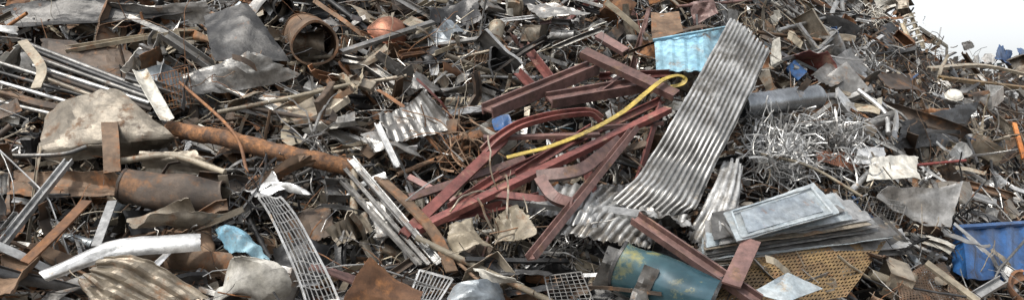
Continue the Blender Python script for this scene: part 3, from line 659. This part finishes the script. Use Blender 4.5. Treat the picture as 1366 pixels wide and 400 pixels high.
# ================================================================== FINE DEBRIS (stuff)
def debris(name,N,big,rods,rng_lift,mlist,label,rl=(.08,.42),rr=(.003,.010)):
    V=[];F=[];MI=[]
    c=0
    while c<N:
        px=U(-180,1520); py=U(-50,430); q=hit(px,py,0)
        if q is None: continue
        if R()>min(1,(q[1]/13)**1.7): continue
        if rng_lift[1]>.2 and inzone(px,py) and R()<.85: continue
        c+=1; n=nrm(q[0],q[1]); p=q+n*U(*rng_lift)
        a=np.random.normal(0,1,3)
        if rods==1: a=a-n*np.dot(a,n)*.8
        a/=np.linalg.norm(a); b=np.cross(a,np.random.normal(0,1,3)); b/=np.linalg.norm(b); cc=np.cross(a,b)
        o=len(V); mi=random.randrange(len(mlist))
        if R()<rods:
            L=U(*rl)*big; r=U(*rr)*big; bend=cc*U(-.3,.3)*L
            for k,(s,w) in enumerate(((-.5,0),(-.2,.85),(.2,.85),(.5,0))):
                cpt=p+a*L*s+bend*w
                for (x,y) in ((r,0),(-r*.5,r*.87),(-r*.5,-r*.87)): V.append(cpt+b*x+cc*y)
            for k in range(3):
                for j in range(3): A=o+k*3+j;Bq=o+k*3+(j+1)%3; F.append((A,Bq,Bq+3,A+3)); MI.append(mi)
        else:
            L=U(.05,.2)*big; W=U(.02,.09)*big; f=U(-.8,.8)*L
            pts=[(-1,-1,0),(-1,1,0),(0,-1,f),(0,1,f),(1,-.8,0),(1,.7,0)]
            for (x,y,z) in pts: V.append(p+a*(x*L/2*U(.7,1.2))+b*(y*W/2*U(.6,1.2))+cc*(z*.5))
            F+=[(o,o+1,o+3,o+2),(o+2,o+3,o+5,o+4)]; MI+=[mi,mi]
    me=mk(V,F,name)
    for m in mlist: me.materials.append(MATS[m])
    me.polygons.foreach_set('material_index',MI)
    o=bpy.data.objects.new(name,me); COL.objects.link(o); o['kind']='stuff'; o['label']=label; o['category']='scrap debris'
debris('small_scrap',9500,1.0,.5,(-.15,.14),[A_,B_,B_,C_,C_,D_,D_,E_,E_,E_,F_,F_,H_,I_,J_,J_,G_],'loose small bits of mixed scrap metal filling the gaps')
debris('scrap_shards',4500,2.0,.4,(-.2,.08),[B_,C_,C_,D_,D_,D_,E_,E_,J_,F_],'larger dark shards of scrap metal filling the heap')
debris('thin_scrap_rods',2300,1.0,1,(.05,.38),[A_,B_,C_,C_,D_,D_,E_,E_,E_,F_,F_,I_,J_],'loose thin rods and wire ends sticking out of the heap',rl=(.15,.6),rr=(.0025,.006))
# ================================================================== SETTING
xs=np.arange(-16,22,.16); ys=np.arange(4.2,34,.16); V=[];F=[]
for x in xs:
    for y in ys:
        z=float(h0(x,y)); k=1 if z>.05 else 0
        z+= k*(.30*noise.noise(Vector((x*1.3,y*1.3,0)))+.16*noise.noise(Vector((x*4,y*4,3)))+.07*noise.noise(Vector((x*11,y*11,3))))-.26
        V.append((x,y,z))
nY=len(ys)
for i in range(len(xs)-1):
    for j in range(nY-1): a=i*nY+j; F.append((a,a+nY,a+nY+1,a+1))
me=mk(V,F,'terrain'); me.materials.append(MATS['gap_shade']); o=bpy.data.objects.new('terrain',me); COL.objects.link(o); o['kind']='structure'; o['label']='dark core of the tall scrap heap'
me=mk([(-400,-400,0),(400,-400,0),(400,400,0),(-400,400,0)],[(0,1,2,3)],'ground'); me.materials.append(MATS['ground_mud']); o=bpy.data.objects.new('ground',me); COL.objects.link(o); o['kind']='structure'
for (tx,ty,th) in ((22.5,38,5.9),(24.2,40,6.0)):
    V,F=sweep([np.array((tx,ty,0)),np.array((tx+.1,ty,th*.5)),np.array((tx,ty,th*.9))],prof('round',.5),scale=[1,.6,.2])
    tr=bpy.data.objects.new('tree',None); COL.objects.link(tr); tr.location=(tx,ty,0); tr['label']='dark leafy tree behind the scrap heap'; tr['category']='tree'; tr['group']='trees behind the heap'
    obj('trunk',V,F,'bark',parent=tr,sm=60)
    V=[];F=[]
    cl=[(np.array((tx,ty,th*.72))+np.random.normal(0,1,3)*np.array((.9,.9,th*.1)),U(.4,.8)) for _ in range(22)]
    for k in range(3500):
        c,r=random.choice(cl); p=c+np.random.normal(0,.5,3)*r; a=np.random.normal(0,.09,3); b=np.random.normal(0,.09,3); o=len(V)
        V+=[p-a,p+b,p+a,p-b]; F.append((o,o+1,o+2,o+3))
    obj('crown',V,F,'leaf_green',parent=tr)
# ================================================================== LIGHT + CAMERA
w=bpy.data.worlds.new('World'); scene.world=w; w.use_nodes=True; nt=w.node_tree
sky=nt.nodes.new('ShaderNodeTexSky'); sky.sky_type='NISHITA'; sky.sun_disc=False
el,az=math.radians(54),math.radians(222)
sky.sun_elevation=el; sky.sun_rotation=az; sky.dust_density=4; sky.air_density=1.0; sky.ozone_density=.6
hs=nt.nodes.new('ShaderNodeHueSaturation'); hs.inputs['Saturation'].default_value=.18; hs.inputs['Value'].default_value=1.85
nt.links.new(sky.outputs[0],hs.inputs['Color']); nt.links.new(hs.outputs[0],nt.nodes['Background'].inputs[0]); nt.nodes['Background'].inputs[1].default_value=.15
sl=bpy.data.lights.new('sun','SUN'); sl.energy=3.1; sl.angle=math.radians(3); sl.color=(1,.92,.80)
so=bpy.data.objects.new('sun',sl); COL.objects.link(so)
dv=Vector((math.sin(az)*math.cos(el),math.cos(az)*math.cos(el),math.sin(el)))
so.rotation_euler=dv.to_track_quat('Z','Y').to_euler()
cd=bpy.data.cameras.new('camera'); cd.sensor_width=36; cd.lens=18/K; cd.clip_end=1500
co=bpy.data.objects.new('camera',cd); COL.objects.link(co); co.location=(0,0,CZ); co.rotation_euler=(math.radians(90),0,0)
scene.camera=co
scene.view_settings.view_transform='Standard'; scene.view_settings.look='None'; scene.view_settings.exposure=0
